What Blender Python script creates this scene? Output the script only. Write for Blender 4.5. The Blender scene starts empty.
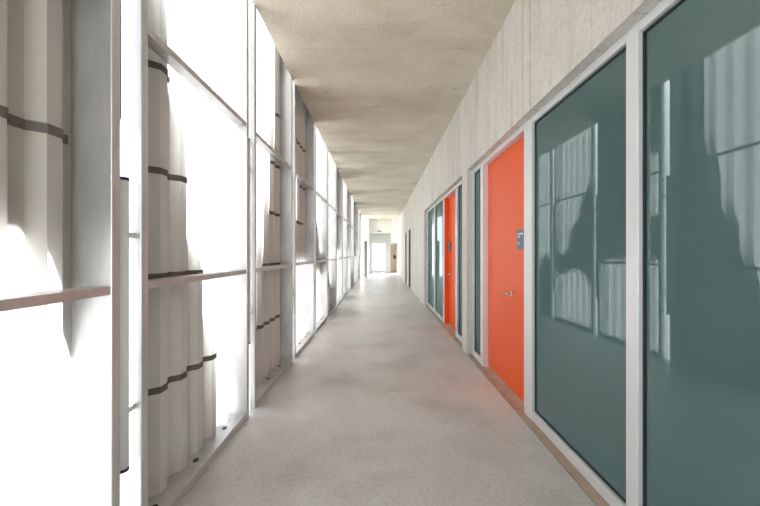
import bpy, bmesh, math, random
from mathutils import Vector, Matrix
random.seed(4)
sc = bpy.context.scene
C = sc.collection

# ------------------------------------------------------------------ render look
sc.view_settings.view_transform = 'Standard'
sc.view_settings.look = 'None'
sc.view_settings.gamma = 1
sc.view_settings.use_curve_mapping = False
sc.view_settings.exposure = 1.16
cy = sc.cycles
cy.use_denoising = True
cy.max_bounces = 14; cy.diffuse_bounces = 8; cy.glossy_bounces = 5
cy.transmission_bounces = 8; cy.transparent_max_bounces = 10
cy.sample_clamp_indirect = 8.0
cy.caustics_reflective = False; cy.caustics_refractive = False

# ------------------------------------------------------------------ materials
def new_mat(name):
    m = bpy.data.materials.new(name); m.use_nodes = True
    nt = m.node_tree
    return m, nt, nt.nodes['Principled BSDF'], nt.nodes, nt.links

def simple(name, col, rough=.5, metal=0.0, spec=.5, coat=0.0, bump=0.0, bump_scale=60, var=0.0, var_scale=4):
    m, nt, b, N, L = new_mat(name)
    b.inputs['Base Color'].default_value = (*col, 1)
    b.inputs['Roughness'].default_value = rough
    b.inputs['Metallic'].default_value = metal
    b.inputs['Specular IOR Level'].default_value = spec
    b.inputs['Coat Weight'].default_value = coat
    tc = N.new('ShaderNodeTexCoord')
    if var:
        n = N.new('ShaderNodeTexNoise'); n.inputs['Scale'].default_value = var_scale; n.inputs['Detail'].default_value = 6
        L.new(tc.outputs['Object'], n.inputs['Vector'])
        r = N.new('ShaderNodeValToRGB')
        r.color_ramp.elements[0].position = .3; r.color_ramp.elements[1].position = .7
        r.color_ramp.elements[0].color = (*[c*(1-var) for c in col], 1)
        r.color_ramp.elements[1].color = (*[min(1, c*(1+var)) for c in col], 1)
        L.new(n.outputs['Fac'], r.inputs['Fac']); L.new(r.outputs['Color'], b.inputs['Base Color'])
    if bump:
        n = N.new('ShaderNodeTexNoise'); n.inputs['Scale'].default_value = bump_scale; n.inputs['Detail'].default_value = 4
        L.new(tc.outputs['Object'], n.inputs['Vector'])
        bp = N.new('ShaderNodeBump'); bp.inputs['Strength'].default_value = bump; bp.inputs['Distance'].default_value = .01
        L.new(n.outputs['Fac'], bp.inputs['Height']); L.new(bp.outputs['Normal'], b.inputs['Normal'])
    return m

def concrete(name, c_dark, c_mid, c_light, scale, stretch, rough, joints=None, streak=None, spots=None, spec=.35, bump=.25):
    """cast concrete: layered noise, optional joint lines (axis, spacing, offset, width, strength),
    optional stretched streaks and dark pits"""
    m, nt, b, N, L = new_mat(name)
    tc = N.new('ShaderNodeTexCoord')
    mp = N.new('ShaderNodeMapping'); mp.inputs['Scale'].default_value = stretch
    L.new(tc.outputs['Object'], mp.inputs['Vector'])
    n1 = N.new('ShaderNodeTexNoise'); n1.inputs['Scale'].default_value = scale; n1.inputs['Detail'].default_value = 9
    n1.inputs['Roughness'].default_value = .62; n1.inputs['Distortion'].default_value = .6
    L.new(mp.outputs['Vector'], n1.inputs['Vector'])
    r = N.new('ShaderNodeValToRGB'); cr = r.color_ramp
    cr.elements[0].position = .28; cr.elements[0].color = (*c_dark, 1)
    cr.elements[1].position = .72; cr.elements[1].color = (*c_light, 1)
    e = cr.elements.new(.5); e.color = (*c_mid, 1)
    L.new(n1.outputs['Fac'], r.inputs['Fac'])
    col = r.outputs['Color']
    def mult(col, fac_socket, tint):
        mx = N.new('ShaderNodeMix'); mx.data_type = 'RGBA'; mx.blend_type = 'MULTIPLY'
        L.new(fac_socket, mx.inputs[0]); L.new(col, mx.inputs[6]); mx.inputs[7].default_value = (*tint, 1)
        return mx.outputs[2]
    def rampf(sock, a, bb):
        q = N.new('ShaderNodeMapRange'); q.clamp = True
        q.inputs['From Min'].default_value = a; q.inputs['From Max'].default_value = bb
        L.new(sock, q.inputs['Value']); return q.outputs['Result']
    fine = N.new('ShaderNodeTexNoise'); fine.inputs['Scale'].default_value = 42; fine.inputs['Detail'].default_value = 6
    L.new(tc.outputs['Object'], fine.inputs['Vector'])
    col = mult(col, rampf(fine.outputs['Fac'], .45, .8), (.80, .79, .76))
    if streak:
        st, thr, tint = streak
        m2 = N.new('ShaderNodeMapping'); m2.inputs['Scale'].default_value = st
        L.new(tc.outputs['Object'], m2.inputs['Vector'])
        n2 = N.new('ShaderNodeTexNoise'); n2.inputs['Scale'].default_value = 1; n2.inputs['Detail'].default_value = 5
        L.new(m2.outputs['Vector'], n2.inputs['Vector'])
        col = mult(col, rampf(n2.outputs['Fac'], thr, thr+.18), tint)
    if spots:
        st, thr, tint = spots
        m3 = N.new('ShaderNodeMapping'); m3.inputs['Scale'].default_value = st
        L.new(tc.outputs['Object'], m3.inputs['Vector'])
        n3 = N.new('ShaderNodeTexNoise'); n3.inputs['Scale'].default_value = 1; n3.inputs['Detail'].default_value = 8
        n3.inputs['Roughness'].default_value = .75
        L.new(m3.outputs['Vector'], n3.inputs['Vector'])
        col = mult(col, rampf(n3.outputs['Fac'], thr, thr+.06), tint)
    sep = N.new('ShaderNodeSeparateXYZ'); L.new(tc.outputs['Object'], sep.inputs['Vector'])
    for (axis, spacing, off, width, tint) in (joints or []):
        a = N.new('ShaderNodeMath'); a.operation = 'ADD'; a.inputs[1].default_value = -off + 1000*spacing
        L.new(sep.outputs[axis], a.inputs[0])
        w = N.new('ShaderNodeTexNoise'); w.inputs['Scale'].default_value = 6
        L.new(tc.outputs['Object'], w.inputs['Vector'])
        d = N.new('ShaderNodeMath'); d.operation = 'PINGPONG'; d.inputs[1].default_value = spacing/2
        L.new(a.outputs[0], d.inputs[0])
        q = N.new('ShaderNodeMapRange'); q.inputs['From Min'].default_value = width; q.inputs['From Max'].default_value = 0
        L.new(d.outputs[0], q.inputs['Value'])
        k = N.new('ShaderNodeMath'); k.operation = 'MULTIPLY'
        L.new(q.outputs['Result'], k.inputs[0]); L.new(rampf(w.outputs['Fac'], .3, .6), k.inputs[1])
        col = mult(col, k.outputs[0], tint)
    L.new(col, b.inputs['Base Color'])
    b.inputs['Specular IOR Level'].default_value = spec
    rr = N.new('ShaderNodeMapRange'); rr.inputs['To Min'].default_value = rough*.8; rr.inputs['To Max'].default_value = min(1, rough*1.25)
    L.new(n1.outputs['Fac'], rr.inputs['Value']); L.new(rr.outputs['Result'], b.inputs['Roughness'])
    bp = N.new('ShaderNodeBump'); bp.inputs['Strength'].default_value = bump; bp.inputs['Distance'].default_value = .01
    L.new(fine.outputs['Fac'], bp.inputs['Height']); L.new(bp.outputs['Normal'], b.inputs['Normal'])
    return m

M = {}
M['floor'] = concrete('polished_concrete', (.535,.53,.515), (.61,.605,.59), (.69,.685,.67), 1.3, (1,.8,1), .36,
                      joints=None, streak=((1.4,1.9,1), .50, (.83,.815,.79)), spots=((3.5,5,5), .60, (.84,.82,.78)), spec=.45, bump=.06)
M['ceiling'] = concrete('cast_concrete_soffit', (.575,.525,.435), (.665,.615,.525), (.76,.71,.62), 1.3, (.8,1.2,1), .8,
                        joints=[(1,1.22,1.12,.007,(.72,.68,.62))], streak=((1.1,2.0,1), .52, (.85,.83,.79)),
                        spots=((2.6,9,3), .62, (.66,.63,.58)), spec=.3)
M['wall'] = concrete('board_marked_concrete', (.613,.600,.556), (.700,.688,.644), (.775,.762,.725), 1.5, (1,2.2,.5), .8,
                     joints=[(1,2.40,2.60,.014,(.48,.45,.38)), (1,.30,.05,.008,(.82,.79,.73))],
                     streak=((1,9,.35), .56, (.80,.77,.69)), spots=((3,14,1.0), .68, (.70,.65,.55)), spec=.3)
M['paving'] = concrete('pale_paving', (.62,.60,.56), (.68,.66,.62), (.74,.72,.68), .8, (1,1,1), .8)
M['threshold'] = simple('brown_threshold', (.432,.324,.252), .55, var=.18, var_scale=9)
M['white_paint'] = simple('white_paint', (.80,.80,.78), .55)
M['alu'] = simple('anodised_aluminium_frame', (.74,.765,.79), .38, metal=.2, var=.04, var_scale=3)
M['gasket'] = simple('black_rubber_gasket', (.012,.014,.015), .5)
M['orange'] = simple('orange_door_paint', (.875,.125,.027), .32, spec=.2, coat=.0, var=.03, var_scale=1.5)
M['steel'] = simple('brushed_steel', (.70,.69,.66), .25, metal=1.0)
M['sign'] = simple('blue_grey_sign_plate', (.12,.18,.23), .45)
M['sign_white'] = simple('white_sign_lettering', (.82,.84,.85), .5)
M['dark'] = simple('dark_metal', (.03,.032,.036), .45)
M['grey_steel'] = simple('dark_grey_steel', (.16,.17,.175), .45)
M['post_paint'] = simple('grey_post_paint', (.36,.365,.37), .5)
M['beige'] = simple('beige_wood_door', (.52,.40,.30), .5, var=.08)
M['white_tube'] = simple('white_plastic_tube', (.84,.85,.88), .35)
M['girt_shade'] = simple('dark_brown_girt_shade', (.13,.118,.108), .6)  # dark colour in place of the shade lines from the girts
M['cable'] = simple('dark_blue_cable', (.012,.012,.05), .5)

def galvanised():
    m, nt, b, N, L = new_mat('galvanised_steel')
    tc = N.new('ShaderNodeTexCoord')
    mp = N.new('ShaderNodeMapping'); mp.inputs['Scale'].default_value = (5, 5, 1.4)
    L.new(tc.outputs['Object'], mp.inputs['Vector'])
    n = N.new('ShaderNodeTexNoise'); n.inputs['Scale'].default_value = 2.2; n.inputs['Detail'].default_value = 7
    L.new(mp.outputs['Vector'], n.inputs['Vector'])
    r = N.new('ShaderNodeValToRGB')
    r.color_ramp.elements[0].position = .3; r.color_ramp.elements[0].color = (.54,.545,.55,1)
    r.color_ramp.elements[1].position = .7; r.color_ramp.elements[1].color = (.69,.69,.69,1)
    L.new(n.outputs['Fac'], r.inputs['Fac']); L.new(r.outputs['Color'], b.inputs['Base Color'])
    b.inputs['Metallic'].default_value = .55; b.inputs['Roughness'].default_value = .36
    return m
M['galv'] = galvanised()

def sheet_mat():
    """milky translucent corrugated sheet: scatters sunlight through, no clear view"""
    m, nt, b, N, L = new_mat('translucent_corrugated_sheet')
    out = N['Material Output']; N.remove(b)
    tc = N.new('ShaderNodeTexCoord')
    n = N.new('ShaderNodeTexNoise'); n.inputs['Scale'].default_value = 3; n.inputs['Detail'].default_value = 4
    L.new(tc.outputs['Object'], n.inputs['Vector'])
    r = N.new('ShaderNodeValToRGB')
    r.color_ramp.elements[0].color = (.63,.60,.565,1); r.color_ramp.elements[1].color = (.70,.675,.645,1)
    L.new(n.outputs['Fac'], r.inputs['Fac'])
    d = N.new('ShaderNodeBsdfDiffuse'); L.new(r.outputs['Color'], d.inputs['Color'])
    t = N.new('ShaderNodeBsdfTranslucent'); t.inputs['Color'].default_value = (.80,.80,.80,1)
    mx = N.new('ShaderNodeMixShader'); mx.inputs[0].default_value = SHEET_T
    L.new(d.outputs[0], mx.inputs[1]); L.new(t.outputs[0], mx.inputs[2])
    L.new(mx.outputs[0], out.inputs['Surface'])
    return m
SHEET_T = .25
M['sheet'] = sheet_mat()

def perforated():
    m, nt, b, N, L = new_mat('added_shade_plate_metal')
    out = N['Material Output']
    b.inputs['Base Color'].default_value = (.55,.54,.52,1); b.inputs['Roughness'].default_value = .5; b.inputs['Metallic'].default_value = .4
    t = N.new('ShaderNodeBsdfTransparent')
    mx = N.new('ShaderNodeMixShader'); mx.inputs[0].default_value = .19
    L.new(b.outputs[0], mx.inputs[1]); L.new(t.outputs[0], mx.inputs[2]); L.new(mx.outputs[0], out.inputs['Surface'])
    return m
M['perf'] = perforated()

def teal_glass():
    """tinted reflective pane: even teal body, mirror sheen that rises slowly towards grazing view"""
    m, nt, b, N, L = new_mat('teal_tinted_glass')
    out = N['Material Output']; N.remove(b)
    d = N.new('ShaderNodeBsdfDiffuse'); d.inputs['Color'].default_value = (.072,.146,.150,1)
    g = N.new('ShaderNodeBsdfGlossy'); g.inputs['Roughness'].default_value = .012; g.inputs['Color'].default_value = (.90,.98,1,1)
    fr = N.new('ShaderNodeFresnel'); fr.inputs['IOR'].default_value = 1.5
    q = N.new('ShaderNodeMapRange'); q.inputs['To Min'].default_value = .10; q.inputs['To Max'].default_value = .40
    L.new(fr.outputs[0], q.inputs['Value'])
    mx = N.new('ShaderNodeMixShader'); L.new(q.outputs['Result'], mx.inputs[0])
    L.new(d.outputs[0], mx.inputs[1]); L.new(g.outputs[0], mx.inputs[2]); L.new(mx.outputs[0], out.inputs['Surface'])
    return m
M['glass'] = teal_glass()

def clear_glass():
    m, nt, b, N, L = new_mat('clear_glass')
    out = N['Material Output']; N.remove(b)
    g = N.new('ShaderNodeBsdfGlossy'); g.inputs['Roughness'].default_value = .02
    t = N.new('ShaderNodeBsdfTransparent'); t.inputs['Color'].default_value = (.93,.96,.95,1)
    mx = N.new('ShaderNodeMixShader'); mx.inputs[0].default_value = .06
    L.new(t.outputs[0], mx.inputs[1]); L.new(g.outputs[0], mx.inputs[2]); L.new(mx.outputs[0], out.inputs['Surface'])
    return m
M['clear'] = clear_glass()

# ------------------------------------------------------------------ mesh helpers
def box(bm, x0, x1, y0, y1, z0, z1, bev=0.0):
    t = bmesh.new()
    bmesh.ops.create_cube(t, size=1)
    for v in t.verts:
        v.co = Vector(((x0+x1)/2 + v.co.x*(x1-x0), (y0+y1)/2 + v.co.y*(y1-y0), (z0+z1)/2 + v.co.z*(z1-z0)))
    if bev:
        bmesh.ops.bevel(t, geom=t.edges[:], offset=bev, segments=2, affect='EDGES', profile=.5)
    me = bpy.data.meshes.new('tmp'); t.to_mesh(me); t.free(); bm.from_mesh(me); bpy.data.meshes.remove(me)
    return bm

def cyl(bm, p0, p1, r0, r1=None, seg=24):
    r1 = r0 if r1 is None else r1
    p0 = Vector(p0); p1 = Vector(p1); d = p1-p0
    q = Vector((0,0,1)).rotation_difference(d.normalized())
    mat = Matrix.Translation((p0+p1)/2) @ q.to_matrix().to_4x4()
    bmesh.ops.create_cone(bm, cap_ends=True, cap_tris=False, segments=seg, radius1=r0, radius2=r1, depth=d.length, matrix=mat)
    return bm

def mesh_from(bm, name, m, smooth=False):
    bmesh.ops.recalc_face_normals(bm, faces=bm.faces[:])
    me = bpy.data.meshes.new(name); bm.to_mesh(me); bm.free()
    me.materials.append(m)
    if smooth:
        for p in me.polygons:
            p.use_smooth = len(p.vertices) == 4
    return me

def obj(name, bm, m, parent=None, smooth=False):
    me = bm if isinstance(bm, bpy.types.Mesh) else mesh_from(bm, name, m, smooth)
    o = bpy.data.objects.new(name, me); C.objects.link(o)
    if parent: o.parent = parent
    return o

def tag(o, label, cat, group=None, kind=None):
    o['label'] = label; o['category'] = cat
    if group: o['group'] = group
    if kind: o['kind'] = kind
    return o

def thing(name, label, cat, loc=(0,0,0), group=None, kind=None):
    o = bpy.data.objects.new(name, None); o.empty_display_size = .1
    C.objects.link(o); o.location = loc
    return tag(o, label, cat, group, kind)

def cells(bm, axis_x, ys, zs, solid):
    """slab of the thickness axis_x=(x0,x1) cut into cells; solid(i,j) keeps a cell; inner faces are removed"""
    x0, x1 = axis_x
    for i in range(len(ys)-1):
        for j in range(len(zs)-1):
            if solid(i, j): box(bm, x0, x1, ys[i], ys[i+1], zs[j], zs[j+1])
    bmesh.ops.remove_doubles(bm, verts=bm.verts[:], dist=1e-5)
    seen = {}
    for f in bm.faces:
        seen.setdefault(tuple(sorted(v.index for v in f.verts)), []).append(f)
    kill = [f for fs in seen.values() if len(fs) > 1 for f in fs]
    bmesh.ops.delete(bm, geom=kill, context='FACES')
    return bm

# ------------------------------------------------------------------ measures (metres; camera at the origin of x, y)
WALL = 1.155        # concrete face on the right
FRM = 1.225         # face of the aluminium frames
LEFT = -1.085       # inner face of the screen frames
OUT = -1.27         # outer edge of their posts
CEIL = 3.50
Y0, Y1 = -4.2, 23.5
SOFFIT = 2.45

# ------------------------------------------------------------------ the setting
o = obj('floor', box(bmesh.new(), -1.40, 1.155, Y0, 25.5, -.22, 0), M['floor'])
tag(o, 'polished grey concrete floor of the long corridor', 'floor', kind='structure')
o = obj('trim_threshold', box(bmesh.new(), 1.163, 1.50, Y0, Y1, -.22, -.004), M['threshold'])
tag(o, 'brown threshold strip on the floor along the foot of doors and windows', 'threshold', kind='structure')
o = obj('ceiling', box(bmesh.new(), -1.083, 1.50, Y0, Y1+.2, CEIL, CEIL+.55), M['ceiling'])
tag(o, 'raw blotchy concrete ceiling slab over the corridor', 'ceiling', kind='structure')

ys = [Y0, .43, 4.49, 4.757, 8.80, 12.70, 13.55, 14.62, 15.30, Y1]
zs = [0, 2.28, SOFFIT, CEIL]
def solid(i, j):
    if i in (1, 3): return j == 2
    if i in (5, 7): return j >= 1
    return True
o = obj('wall_right', cells(bmesh.new(), (WALL, 1.50), ys, zs, solid), M['wall'])
tag(o, 'pale board-marked concrete wall along the right side above the doors', 'wall', kind='structure')
o = obj('wall_left', box(bmesh.new(), -1.27, -1.085, Y0, .02, 0, 4.0), M['wall'])
tag(o, 'short concrete wall before the first metal screen on the left', 'wall', kind='structure')
o = obj('ground', box(bmesh.new(), -45, 30, -30, 70, -.60, -.40), M['paving'])
tag(o, 'pale paved ground outside beyond the metal screens', 'ground', kind='structure')

# end of the corridor: white wall with a bright glazed doorway, bulkhead over a beige door
ex = [-1.40, -.62, .46, 1.155]; ez = [0, 2.08, CEIL]
t = bmesh.new()
cells(t, (Y1, Y1+.2), ex, ez, lambda i, j: not (i == 1 and j == 0))
for v in t.verts: v.co = Vector((v.co.y, v.co.x, v.co.z))
o = obj('wall_end', t, M['white_paint'])
tag(o, 'white end wall around the bright doorway at the far end', 'wall', kind='structure')
d = thing('door_5', 'glazed double doorway glaring white at the far end of the corridor', 'door', (0, Y1+.1, 0), kind='structure')
bm = bmesh.new()
box(bm, -.62, -.56, -.05, .05, 0, 2.08); box(bm, .40, .46, -.05, .05, 0, 2.08); box(bm, -.56, .40, -.05, .05, 2.02, 2.08)
bmesh.ops.remove_doubles(bm, verts=bm.verts[:], dist=1e-5)
obj('door_frame', bm, M['alu'], d)
for (a, b_) in ((-.555, -.085), (-.075, .395)):
    lf = obj('door_leaf', box(box(box(box(bmesh.new(), a, a+.06, -.02, .02, .01, 2.01), b_-.06, b_, -.02, .02, .01, 2.01),
             a+.06, b_-.06, -.02, .02, .01, .16), a+.06, b_-.06, -.02, .02, 1.93, 2.01), M['alu'], d)
    obj('glass_pane', box(bmesh.new(), a+.05, b_-.05, -.006, .006, .15, 1.94), M['clear'], lf)
d = thing('door_6', 'low beige door beside the glazed doorway at the far end', 'door', (0, Y1-.02, 0), kind='structure')
obj('door_leaf', box(bmesh.new(), .74, 1.12, -.02, .018, .01, 1.95, .004), M['beige'], d)
obj('door_handle', cyl(bmesh.new(), (.80,-.02,1.0), (.80,-.07,1.0), .02), M['steel'], d)
q = obj('notice_plate', box(bmesh.new(), .93, 1.11, -.045, -.0195, .95, 1.20, .004), M['dark'], d)
q['label'] = 'small dark square plate'
o = obj('bulkhead', box(bmesh.new(), .74, 1.154, 21.2, Y1-.001, 1.98, CEIL-.001), M['white_paint'])
tag(o, 'boxed white bulkhead under the ceiling above the low beige door', 'bulkhead', kind='structure')
o = obj('wall_left_end', box(bmesh.new(), -.90, -.72, 20.95, Y1-.001, 0, CEIL-.001), M['white_paint'])
tag(o, 'white side wall past the last metal screen near the far doorway', 'wall', kind='structure')

# ------------------------------------------------------------------ windows and doors on the right
ZT = SOFFIT - .05           # top of glass / leaf
def window(n, y0, y1, m0, m1, label):
    """glazed light between y0 and y1; m0/m1 = widths of the mullions it owns at the near and far side"""
    w = thing('window_%d' % n, label, 'window', (0, (y0+y1)/2, 0), kind='structure')
    c = (y0+y1)/2; a, b_ = y0-c, y1-c
    XB = FRM+.11
    zs_, zh = .075, ZT
    if m0: obj('mullion', box(bmesh.new(), FRM, XB, a, a+m0, 0, SOFFIT-.001, .003), M['alu'], w)
    if m1: obj('mullion', box(bmesh.new(), FRM, XB, b_-m1, b_, 0, SOFFIT-.001, .003), M['alu'], w)
    g0, g1 = a+m0, b_-m1
    obj('window_head', box(bmesh.new(), FRM+.002, XB, g0, g1, zh, SOFFIT-.001, .003), M['alu'], w)
    s = obj('window_sill', box(bmesh.new(), FRM+.002, XB, g0, g1, 0, zs_, .003), M['alu'], w)
    # black gasket round the pane
    gx0, gx1, t = FRM+.022, FRM+.06, .012
    gb = bmesh.new()
    box(gb, gx0, gx1, g0+.0005, g0+t, zs_+.0005, zh-.0005); box(gb, gx0, gx1, g1-t, g1-.0005, zs_+.0005, zh-.0005)
    box(gb, gx0, gx1, g0+t, g1-t, zs_+.0005, zs_+t); box(gb, gx0, gx1, g0+t, g1-t, zh-t, zh-.0005)
    bmesh.ops.remove_doubles(gb, verts=gb.verts[:], dist=1e-5)
    obj('gasket', gb, M['gasket'], w)
    obj('glass_pane', box(bmesh.new(), gx0+.008, gx0+.020, g0+t, g1-t, zs_+t, zh-t), M['glass'], w)
    return w

def door(n, y0, y1, near_j, far_j, latch_near, label, rec=.06, hoff=.40, liner=False, soff=.045):
    """orange leaf between jambs; latch_near: handle and sign at the near edge"""
    c = (y0+y1)/2; a, b_ = y0-c, y1-c
    d = thing('door_%d' % n, label, 'door', (0, c, 0), kind='structure')
    XB = FRM+.13
    fr = bmesh.new()
    box(fr, FRM, XB, a, a+near_j, -.003, SOFFIT-.001); box(fr, FRM, XB, b_-far_j, b_, -.003, SOFFIT-.001)
    box(fr, FRM, XB, a+near_j, b_-far_j, ZT, SOFFIT-.001)
    obj('door_frame', fr, M['alu'], d)
    if liner:
        lb = obj('frame_liner', box(bmesh.new(), FRM+.004, FRM+rec-.002, b_-far_j-.006, b_-far_j-.0002, .001, ZT-.002), M['orange'], d)
        lb['label'] = 'orange painted inner edge of the frame'
    l0, l1 = a+near_j+.003, b_-far_j-.003
    XL = FRM+rec
    lf = obj('door_leaf', box(bmesh.new(), XL, XL+.045, l0, l1, .012, ZT-.004, .002), M['orange'], d)
    e = l0 if latch_near else l1; s = 1 if latch_near else -1
    hy, hz = e+s*hoff, .955
    h = obj('door_handle', cyl(bmesh.new(), (XL+.001, hy, hz), (XL-.012, hy, hz), .026), M['steel'], d, True)
    lv = bmesh.new()
    cyl(lv, (XL-.010, hy, hz), (XL-.055, hy, hz), .010)
    cyl(lv, (XL-.048, hy-s*.012, hz), (XL-.050, hy+s*.085, hz), .010, .008)
    bmesh.ops.create_uvsphere(lv, u_segments=12, v_segments=8, radius=.010, matrix=Matrix.Translation((XL-.048, hy-s*.012, hz)))
    bmesh.ops.create_uvsphere(lv, u_segments=12, v_segments=8, radius=.008, matrix=Matrix.Translation((XL-.050, hy+s*.085, hz)))
    obj('lever', lv, M['steel'], h, True)
    # room sign fixed to the leaf
    sy0 = min(e+s*soff, e+s*(soff+.20)); sy1 = sy0+.20
    z0, z1 = 1.385, 1.560
    sg = obj('room_sign', box(bmesh.new(), XL-.020, XL+.001, sy0, sy1, z0, z1, .0015), M['sign'], d)
    sg['label'] = 'blue-grey room sign with small white lettering'
    tx = bmesh.new(); X0, X1 = XL-.0212, XL-.0195
    def dash(u0, u1, w0, w1): box(tx, X0, X1, sy1-u1, sy1-u0, z1-w1, z1-w0)
    u = .022                                    # tiny unreadable strokes, as in the photograph
    for wd in (.012, .005, .014, .010, .012, .006, .013):
        dash(u, u+wd, .028, .046); u += wd+.006
    u = .022
    for wd in (.010, .012, .006):
        dash(u, u+wd, .056, .072); u += wd+.006
    dash(.026, .050, .108, .134)
    obj('sign_lettering', tx, M['sign_white'], sg)
    return d

window(1, .435, 1.684, .05, .080, 'large teal glass pane nearest the camera at the right edge')
window(2, 1.684, 2.724, 0, 0, 'large teal glass pane between the near orange door and the nearest pane')
door(1, 2.724, 4.12, .150, .10, True, 'near orange door with blue-grey room sign, right side')
window(3, 4.12, 4.485, 0, .04, 'narrow dark sidelight between the near orange door and the concrete pier')
window(4, 4.762, 5.36, .04, 0, 'narrow dark sidelight beyond the pier, before the farther orange door')
door(2, 5.36, 6.56, .12, .12, False, 'farther orange door beyond the concrete pier', .085, .15, True, .008)
window(5, 6.56, 7.66, 0, .10, 'teal glass pane just beyond the farther orange door')
window(6, 7.66, 8.795, 0, .09, 'last teal glass pane, farthest along the right wall')

def steel_door(n, y0, y1, label):
    c = (y0+y1)/2; a, b_ = y0-c+.002, y1-c-.002
    d = thing('door_%d' % n, label, 'door', (0, c, 0), kind='structure')
    fr = bmesh.new()
    box(fr, WALL-.01, WALL+.14, a, a+.05, .001, 2.279); box(fr, WALL-.01, WALL+.14, b_-.05, b_, .001, 2.279)
    box(fr, WALL-.01, WALL+.14, a+.05, b_-.05, 2.23, 2.279)
    obj('door_frame', fr, M['grey_steel'], d)
    obj('door_leaf', box(bmesh.new(), WALL+.09, WALL+.135, a+.053, b_-.053, .01, 2.226, .002), M['grey_steel'], d)
    h = obj('door_handle', cyl(bmesh.new(), (WALL+.09, a+.12, 1.0), (WALL+.03, a+.12, 1.0), .012), M['steel'], d, True)
steel_door(3, 12.70, 13.55, 'first recessed dark grey door far along the right wall')
steel_door(4, 14.62, 15.30, 'second, more distant recessed dark grey door on the right wall')

# small things on and near the far right wall
o = obj('trim_beam', box(bmesh.new(), -.72, .739, 22.0, 22.25, 2.66, CEIL-.001), M['white_paint'])
tag(o, 'white downstand beam across the ceiling before the far doorway', 'beam', kind='structure')
s = thing('light_switch', 'small grey switch plate on the right wall just before the far beige door', 'switch', (WALL, 21.0, 1.05))
obj('switch_plate', box(bmesh.new(), -.014, -.0005, -.09, .09, -.22, .22, .003), M['grey_steel'], s)
obj('switch_rocker', box(bmesh.new(), -.022, -.013, -.04, .04, -.06, .06, .002), M['white_paint'], s)
s = thing('ceiling_lamp', 'small dark ceiling fitting hanging near the far end', 'lamp', (-.03, 20.3, CEIL))
obj('mount', cyl(bmesh.new(), (0,0,-.0005), (0,0,-.80), .012), M['white_paint'], s, True)
obj('lamp_body', box(bmesh.new(), -.10, .10, -.04, .04, -.88, -.80, .008), M['grey_steel'], s)
s = thing('steel_post', 'grey steel post standing past the last screen at the far left', 'post', (-.83, 19.62, 0))
obj('post_shaft', box(bmesh.new(), -.11, .11, -.06, .06, .012, 2.02, .004), M['post_paint'], s)
obj('base_plate', box(bmesh.new(), -.15, .15, -.10, .10, .0005, .014, .002), M['galv'], s)
obj('post_cap', box(bmesh.new(), -.115, .115, -.065, .065, 2.02, 2.06, .004), M['grey_steel'], s)

# ------------------------------------------------------------------ the metal screens on the left
PER, L_, PT = 1.39, 1.267, .046
NB = 14
SUN_AZ, SUN_EL = math.radians(41), math.radians(43)      # from the facade's normal; the sun stands behind-left of the camera
ZH = 4.00
SX = -1.225                                              # mid-plane of the corrugated sheet
PX = -1.252                                              # plane of the added shade plates outside
PROF = [(0,-.022), (.058,-.022), (.094,.022), (.154,.022)]   # one wave of the sheet: (along, towards the corridor)
PITCH = .19
def profile(u0, u1, ph=.0):
    pts = []
    k = math.floor((u0-ph)/PITCH)-1
    while True:
        for (a, h) in PROF:
            pts.append((ph+k*PITCH+a, h))
        k += 1
        if ph+k*PITCH > u1+PITCH: break
    def at(u):
        for (a, b) in zip(pts, pts[1:]):
            if a[0] <= u <= b[0]:
                return a[1]+(b[1]-a[1])*(u-a[0])/(b[0]-a[0])
    return [(u0, at(u0))]+[p for p in pts if u0 < p[0] < u1]+[(u1, at(u1))]

def ribbon(u0, u1, z0, z1, dx0, dx1):
    """a strip that follows the corrugation, dx0..dx1 measured from the sheet's mid surface towards the corridor"""
    bm = bmesh.new(); pr = profile(u0, u1, .03)
    rows = []
    for (u, h) in pr:
        rows.append([bm.verts.new((SX+h+dx, u, z)) for (dx, z) in ((dx0,z0),(dx1,z0),(dx1,z1),(dx0,z1))])
    for a, b in zip(rows, rows[1:]):
        for i in range(4):
            j = (i+1) % 4
            bm.faces.new((a[i], a[j], b[j], b[i]))
    bm.faces.new(rows[0]); bm.faces.new(rows[-1][::-1])
    return bm

SH = {   # outline of the shade each added plate throws on its sheet: (along the bay, height)
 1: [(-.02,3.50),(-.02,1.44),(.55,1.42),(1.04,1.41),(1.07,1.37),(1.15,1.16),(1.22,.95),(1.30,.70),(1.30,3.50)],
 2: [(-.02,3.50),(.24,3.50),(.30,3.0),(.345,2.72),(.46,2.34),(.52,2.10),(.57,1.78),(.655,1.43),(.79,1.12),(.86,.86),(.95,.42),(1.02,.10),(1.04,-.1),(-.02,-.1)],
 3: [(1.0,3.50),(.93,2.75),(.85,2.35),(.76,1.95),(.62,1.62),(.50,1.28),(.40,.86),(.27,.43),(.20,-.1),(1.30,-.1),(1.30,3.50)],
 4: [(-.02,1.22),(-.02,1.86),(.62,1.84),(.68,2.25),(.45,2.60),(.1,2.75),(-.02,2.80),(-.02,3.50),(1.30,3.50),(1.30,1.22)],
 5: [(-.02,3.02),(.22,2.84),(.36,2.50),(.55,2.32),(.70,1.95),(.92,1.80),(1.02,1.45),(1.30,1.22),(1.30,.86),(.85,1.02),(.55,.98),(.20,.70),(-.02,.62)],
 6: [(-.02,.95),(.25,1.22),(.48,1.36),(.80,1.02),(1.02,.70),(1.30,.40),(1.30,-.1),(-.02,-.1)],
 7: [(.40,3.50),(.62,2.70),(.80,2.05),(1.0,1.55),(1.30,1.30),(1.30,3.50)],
 8: [(-.02,2.10),(.30,1.80),(.60,1.20),(.85,.60),(.95,-.1),(-.02,-.1)],
}
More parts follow.
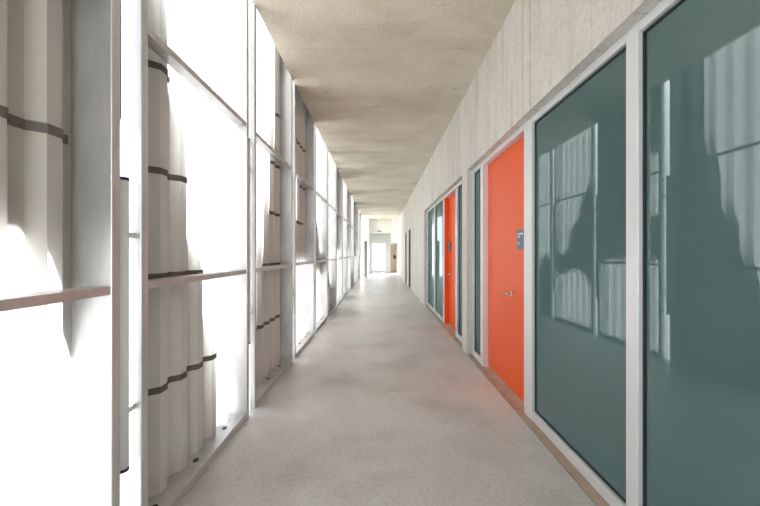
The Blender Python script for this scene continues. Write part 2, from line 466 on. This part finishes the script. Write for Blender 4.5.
def plate(poly):
    """added plate outside the sheet, cut so that its shade falls on `poly`: shifted back along the sun's rays"""
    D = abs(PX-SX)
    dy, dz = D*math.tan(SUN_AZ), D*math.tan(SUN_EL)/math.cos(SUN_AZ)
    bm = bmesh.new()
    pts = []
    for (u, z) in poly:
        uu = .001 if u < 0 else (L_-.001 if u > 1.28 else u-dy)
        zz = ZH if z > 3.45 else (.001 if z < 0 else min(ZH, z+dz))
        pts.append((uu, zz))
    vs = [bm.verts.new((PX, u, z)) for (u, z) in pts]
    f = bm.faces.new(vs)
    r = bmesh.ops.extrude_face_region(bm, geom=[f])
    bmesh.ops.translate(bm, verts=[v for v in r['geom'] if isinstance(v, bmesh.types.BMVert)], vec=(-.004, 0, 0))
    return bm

def girt_shade_lines(k):
    """dark strips standing in for the shade lines of girts: (u0, u1, z) in the part of each sheet where the photograph shows them"""
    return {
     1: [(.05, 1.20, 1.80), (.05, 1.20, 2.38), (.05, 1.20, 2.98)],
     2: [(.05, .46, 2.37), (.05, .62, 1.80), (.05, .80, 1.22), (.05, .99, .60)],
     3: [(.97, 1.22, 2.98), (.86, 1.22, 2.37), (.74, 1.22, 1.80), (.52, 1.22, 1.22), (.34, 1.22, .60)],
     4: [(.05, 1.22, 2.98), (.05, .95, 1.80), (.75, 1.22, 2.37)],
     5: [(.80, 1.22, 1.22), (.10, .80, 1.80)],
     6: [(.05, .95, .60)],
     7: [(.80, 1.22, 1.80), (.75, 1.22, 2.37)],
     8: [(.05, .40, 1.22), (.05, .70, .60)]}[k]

def shared(name, bm, m, smooth=False): return mesh_from(bm, name, m, smooth)
E = .002
ME = {}
bm = bmesh.new(); box(bm, OUT, LEFT, 0, PT, 0, ZH, .004); ME['post0'] = shared('post', bm, M['galv'])
bm = bmesh.new(); box(bm, OUT, LEFT, L_-PT, L_, 0, ZH, .004); ME['post1'] = shared('post', bm, M['galv'])
bm = bmesh.new(); box(bm, OUT, LEFT+.001, PT, L_-PT, .0005, .030, .003); box(bm, LEFT-.010, LEFT+.002, PT, L_-PT, .001, .052, .002)
ME['sill'] = shared('sill_plate', bm, M['galv'])
bm = bmesh.new(); box(bm, OUT, LEFT, PT, L_-PT, ZH-.05, ZH, .003); ME['head'] = shared('head_rail', bm, M['galv'])
def rail(z):
    bm = bmesh.new()
    prof = [(-1.188, z), (-1.090, z), (-1.090, z-.034), (-1.097, z-.034), (-1.097, z-.007), (-1.188, z-.007)]
    v0 = [bm.verts.new((x, PT, zz)) for (x, zz) in prof]; v1 = [bm.verts.new((x, L_-PT, zz)) for (x, zz) in prof]
    n = len(prof)
    for i in range(n): bm.faces.new((v0[i], v0[(i+1) % n], v1[(i+1) % n], v1[i]))
    bm.faces.new(v0); bm.faces.new(v1[::-1])
    return bm
ME['rail_a'] = shared('rail', rail(1.215), M['galv']); ME['rail_b'] = shared('rail', rail(2.415), M['galv'])
for key, z in (('clip_a', 1.215), ('clip_b', 2.415)):
    bm = bmesh.new()
    cyl(bm, (-1.112, L_-PT, z-.020), (-1.112, L_-PT-.014, z-.020), .011, seg=8)
    ME[key] = shared('rail_bolt', bm, M['grey_steel'])
for i, u in enumerate((.215, .615, 1.01)):
    bm = bmesh.new(); cyl(bm, (-1.172, u, .0295), (-1.172, u, .0335), .017, seg=20)
    for v in bm.verts: v.co.y = u+(v.co.y-u)*1.25
    ME['hole%d' % i] = shared('bolt_hole', bm, M['dark'])
bm = bmesh.new(); box(bm, -1.235, -1.092, L_-PT-.010, L_-PT, 3.62, 3.79, .002); ME['bracket'] = shared('slab_bracket', bm, M['galv'])
for i, (x, z) in enumerate(((-1.20, 3.74), (-1.13, 3.74), (-1.165, 3.67))):
    bm = bmesh.new(); cyl(bm, (x, L_-PT-.010, z), (x, L_-PT-.019, z), .010, seg=8); ME['bb%d' % i] = shared('bracket_bolt', bm, M['grey_steel'])
bm = bmesh.new()
pr = profile(PT+.002, L_-PT-.002, .03)
zz = [.031, ZH-.051]
lo = [bm.verts.new((SX+h, u, zz[0])) for (u, h) in pr]; hi = [bm.verts.new((SX+h, u, zz[1])) for (u, h) in pr]
for i in range(len(pr)-1): bm.faces.new((lo[i], lo[i+1], hi[i+1], hi[i]))
ME['sheet'] = mesh_from(bm, 'corrugated_sheet', M['sheet'])

order = ['', 'first', 'second', 'third', 'fourth', 'fifth', 'sixth', 'seventh', 'eighth', 'ninth', 'tenth', 'eleventh', 'twelfth', 'thirteenth', 'last']
desc = {1: 'steel framed corrugated screen nearest the camera at the left edge of the photo',
        2: 'second screen from the camera, tall curved edge between taupe left and white right',
        3: 'third screen from the camera, taupe corrugated sheet along its lower half',
        14: 'last and farthest screen on the left, before the grey steel post'}
pat = {1:1, 2:2, 3:3, 4:4, 5:5, 6:6, 7:7, 8:8, 9:7, 10:6, 11:4, 12:7, 13:6, 14:4}
for k in range(1, NB+1):
    s0 = .146+PER*(k-1)
    r = thing('facade_screen', desc.get(k, '%s corrugated metal screen counted from the camera along the left side' % order[k]),
              'screen', (0, s0, 0), 'metal screens along the left side')
    obj('post', ME['post0'], None, r); obj('post', ME['post1'], None, r)
    sl = obj('sill_plate', ME['sill'], None, r)
    for i in range(3):
        if k <= 8: obj('bolt_hole', ME['hole%d' % i], None, sl)
    obj('head_rail', ME['head'], None, r)
    for q in 'ab':
        rl = obj('rail', ME['rail_'+q], None, r)
        if k <= 8: obj('rail_bolt', ME['clip_'+q], None, rl)
    br = obj('slab_bracket', ME['bracket'], None, r)
    if k <= 8:
        for i in range(3): obj('bracket_bolt', ME['bb%d' % i], None, br)
    sh = obj('corrugated_sheet', ME['sheet'], None, r)
    for (u0, u1, z) in girt_shade_lines(pat[k]):
        obj('girt_shade_strip', ribbon(u0, u1, z-.018, z+.018, .001, .004), M['girt_shade'], sh)  # girt shade lines as dark strips, ending at the shade edge
    obj('added_shade_plate', plate(SH[pat[k]]), M['galv'] if k == 1 else M['perf'], r)  # added outside only to cast the shade shapes on the sheet

# white tubes standing in the gaps between the screens
def tube(k, z0, z1, cable=None):
    y = .146+PER*(k-1)+L_+.060
    t = thing('vertical_tube', 'white vertical tube in the gap after the %s screen from the camera' % order[k], 'tube',
              (-1.125, y, 0), 'white tubes in the gaps between screens')
    obj('tube_shell', cyl(bmesh.new(), (0,0,z0+.012), (0,0,z1-.012), .025, seg=32), M['white_tube'], t, True)
    for (a, b_) in ((z0, z0+.014), (z1-.014, z1)):
        obj('end_cap', cyl(bmesh.new(), (0,0,a), (0,0,b_), .0262, seg=32), M['dark'], t, True)
    # two small clamps reach back to the post
    for z in (z0+.25, z1-.25):
        obj('clamp', box(bmesh.new(), -.008, .008, .020, .0634, z-.012, z+.012, .002), M['galv'], t)
    if cable:
        cb = bmesh.new(); cyl(cb, (-.012,0,cable), (-.012,0,CEIL-.0005), .0075, seg=12)
        cyl(cb, (-.025,0,cable-.12), (-.012,0,cable+.002), .002, .0065, seg=12)
        obj('hanging_cable', cb, M['cable'], t, True)
tube(1, .40, 1.68, 1.94)
for k in range(2, NB):
    tube(k, .58, 2.32)

# ------------------------------------------------------------------ light: sun and bright hazy sky
w = bpy.data.worlds.new('sky'); sc.world = w; w.use_nodes = True
bg = w.node_tree.nodes['Background']
bg.inputs['Color'].default_value = (.87, .935, 1.0, 1); bg.inputs['Strength'].default_value = 2.2
sun = bpy.data.lights.new('sun', 'SUN'); sun.energy = 11.0; sun.angle = math.radians(.6); sun.color = (1, .99, .98)
so = bpy.data.objects.new('sun', sun); C.objects.link(so)
dirv = Vector((math.cos(SUN_EL)*math.cos(SUN_AZ), math.cos(SUN_EL)*math.sin(SUN_AZ), -math.sin(SUN_EL)))
so.rotation_euler = dirv.to_track_quat('-Z', 'Y').to_euler()
so.location = (-8, -4, 9)

# ------------------------------------------------------------------ camera
cam = bpy.data.cameras.new('camera'); cam.lens = 16; cam.sensor_width = 36; cam.clip_start = .02; cam.clip_end = 300
co = bpy.data.objects.new('camera', cam); C.objects.link(co)
co.location = (0, 0, 1.35); co.rotation_euler = (math.radians(90), 0, 0)
sc.camera = co
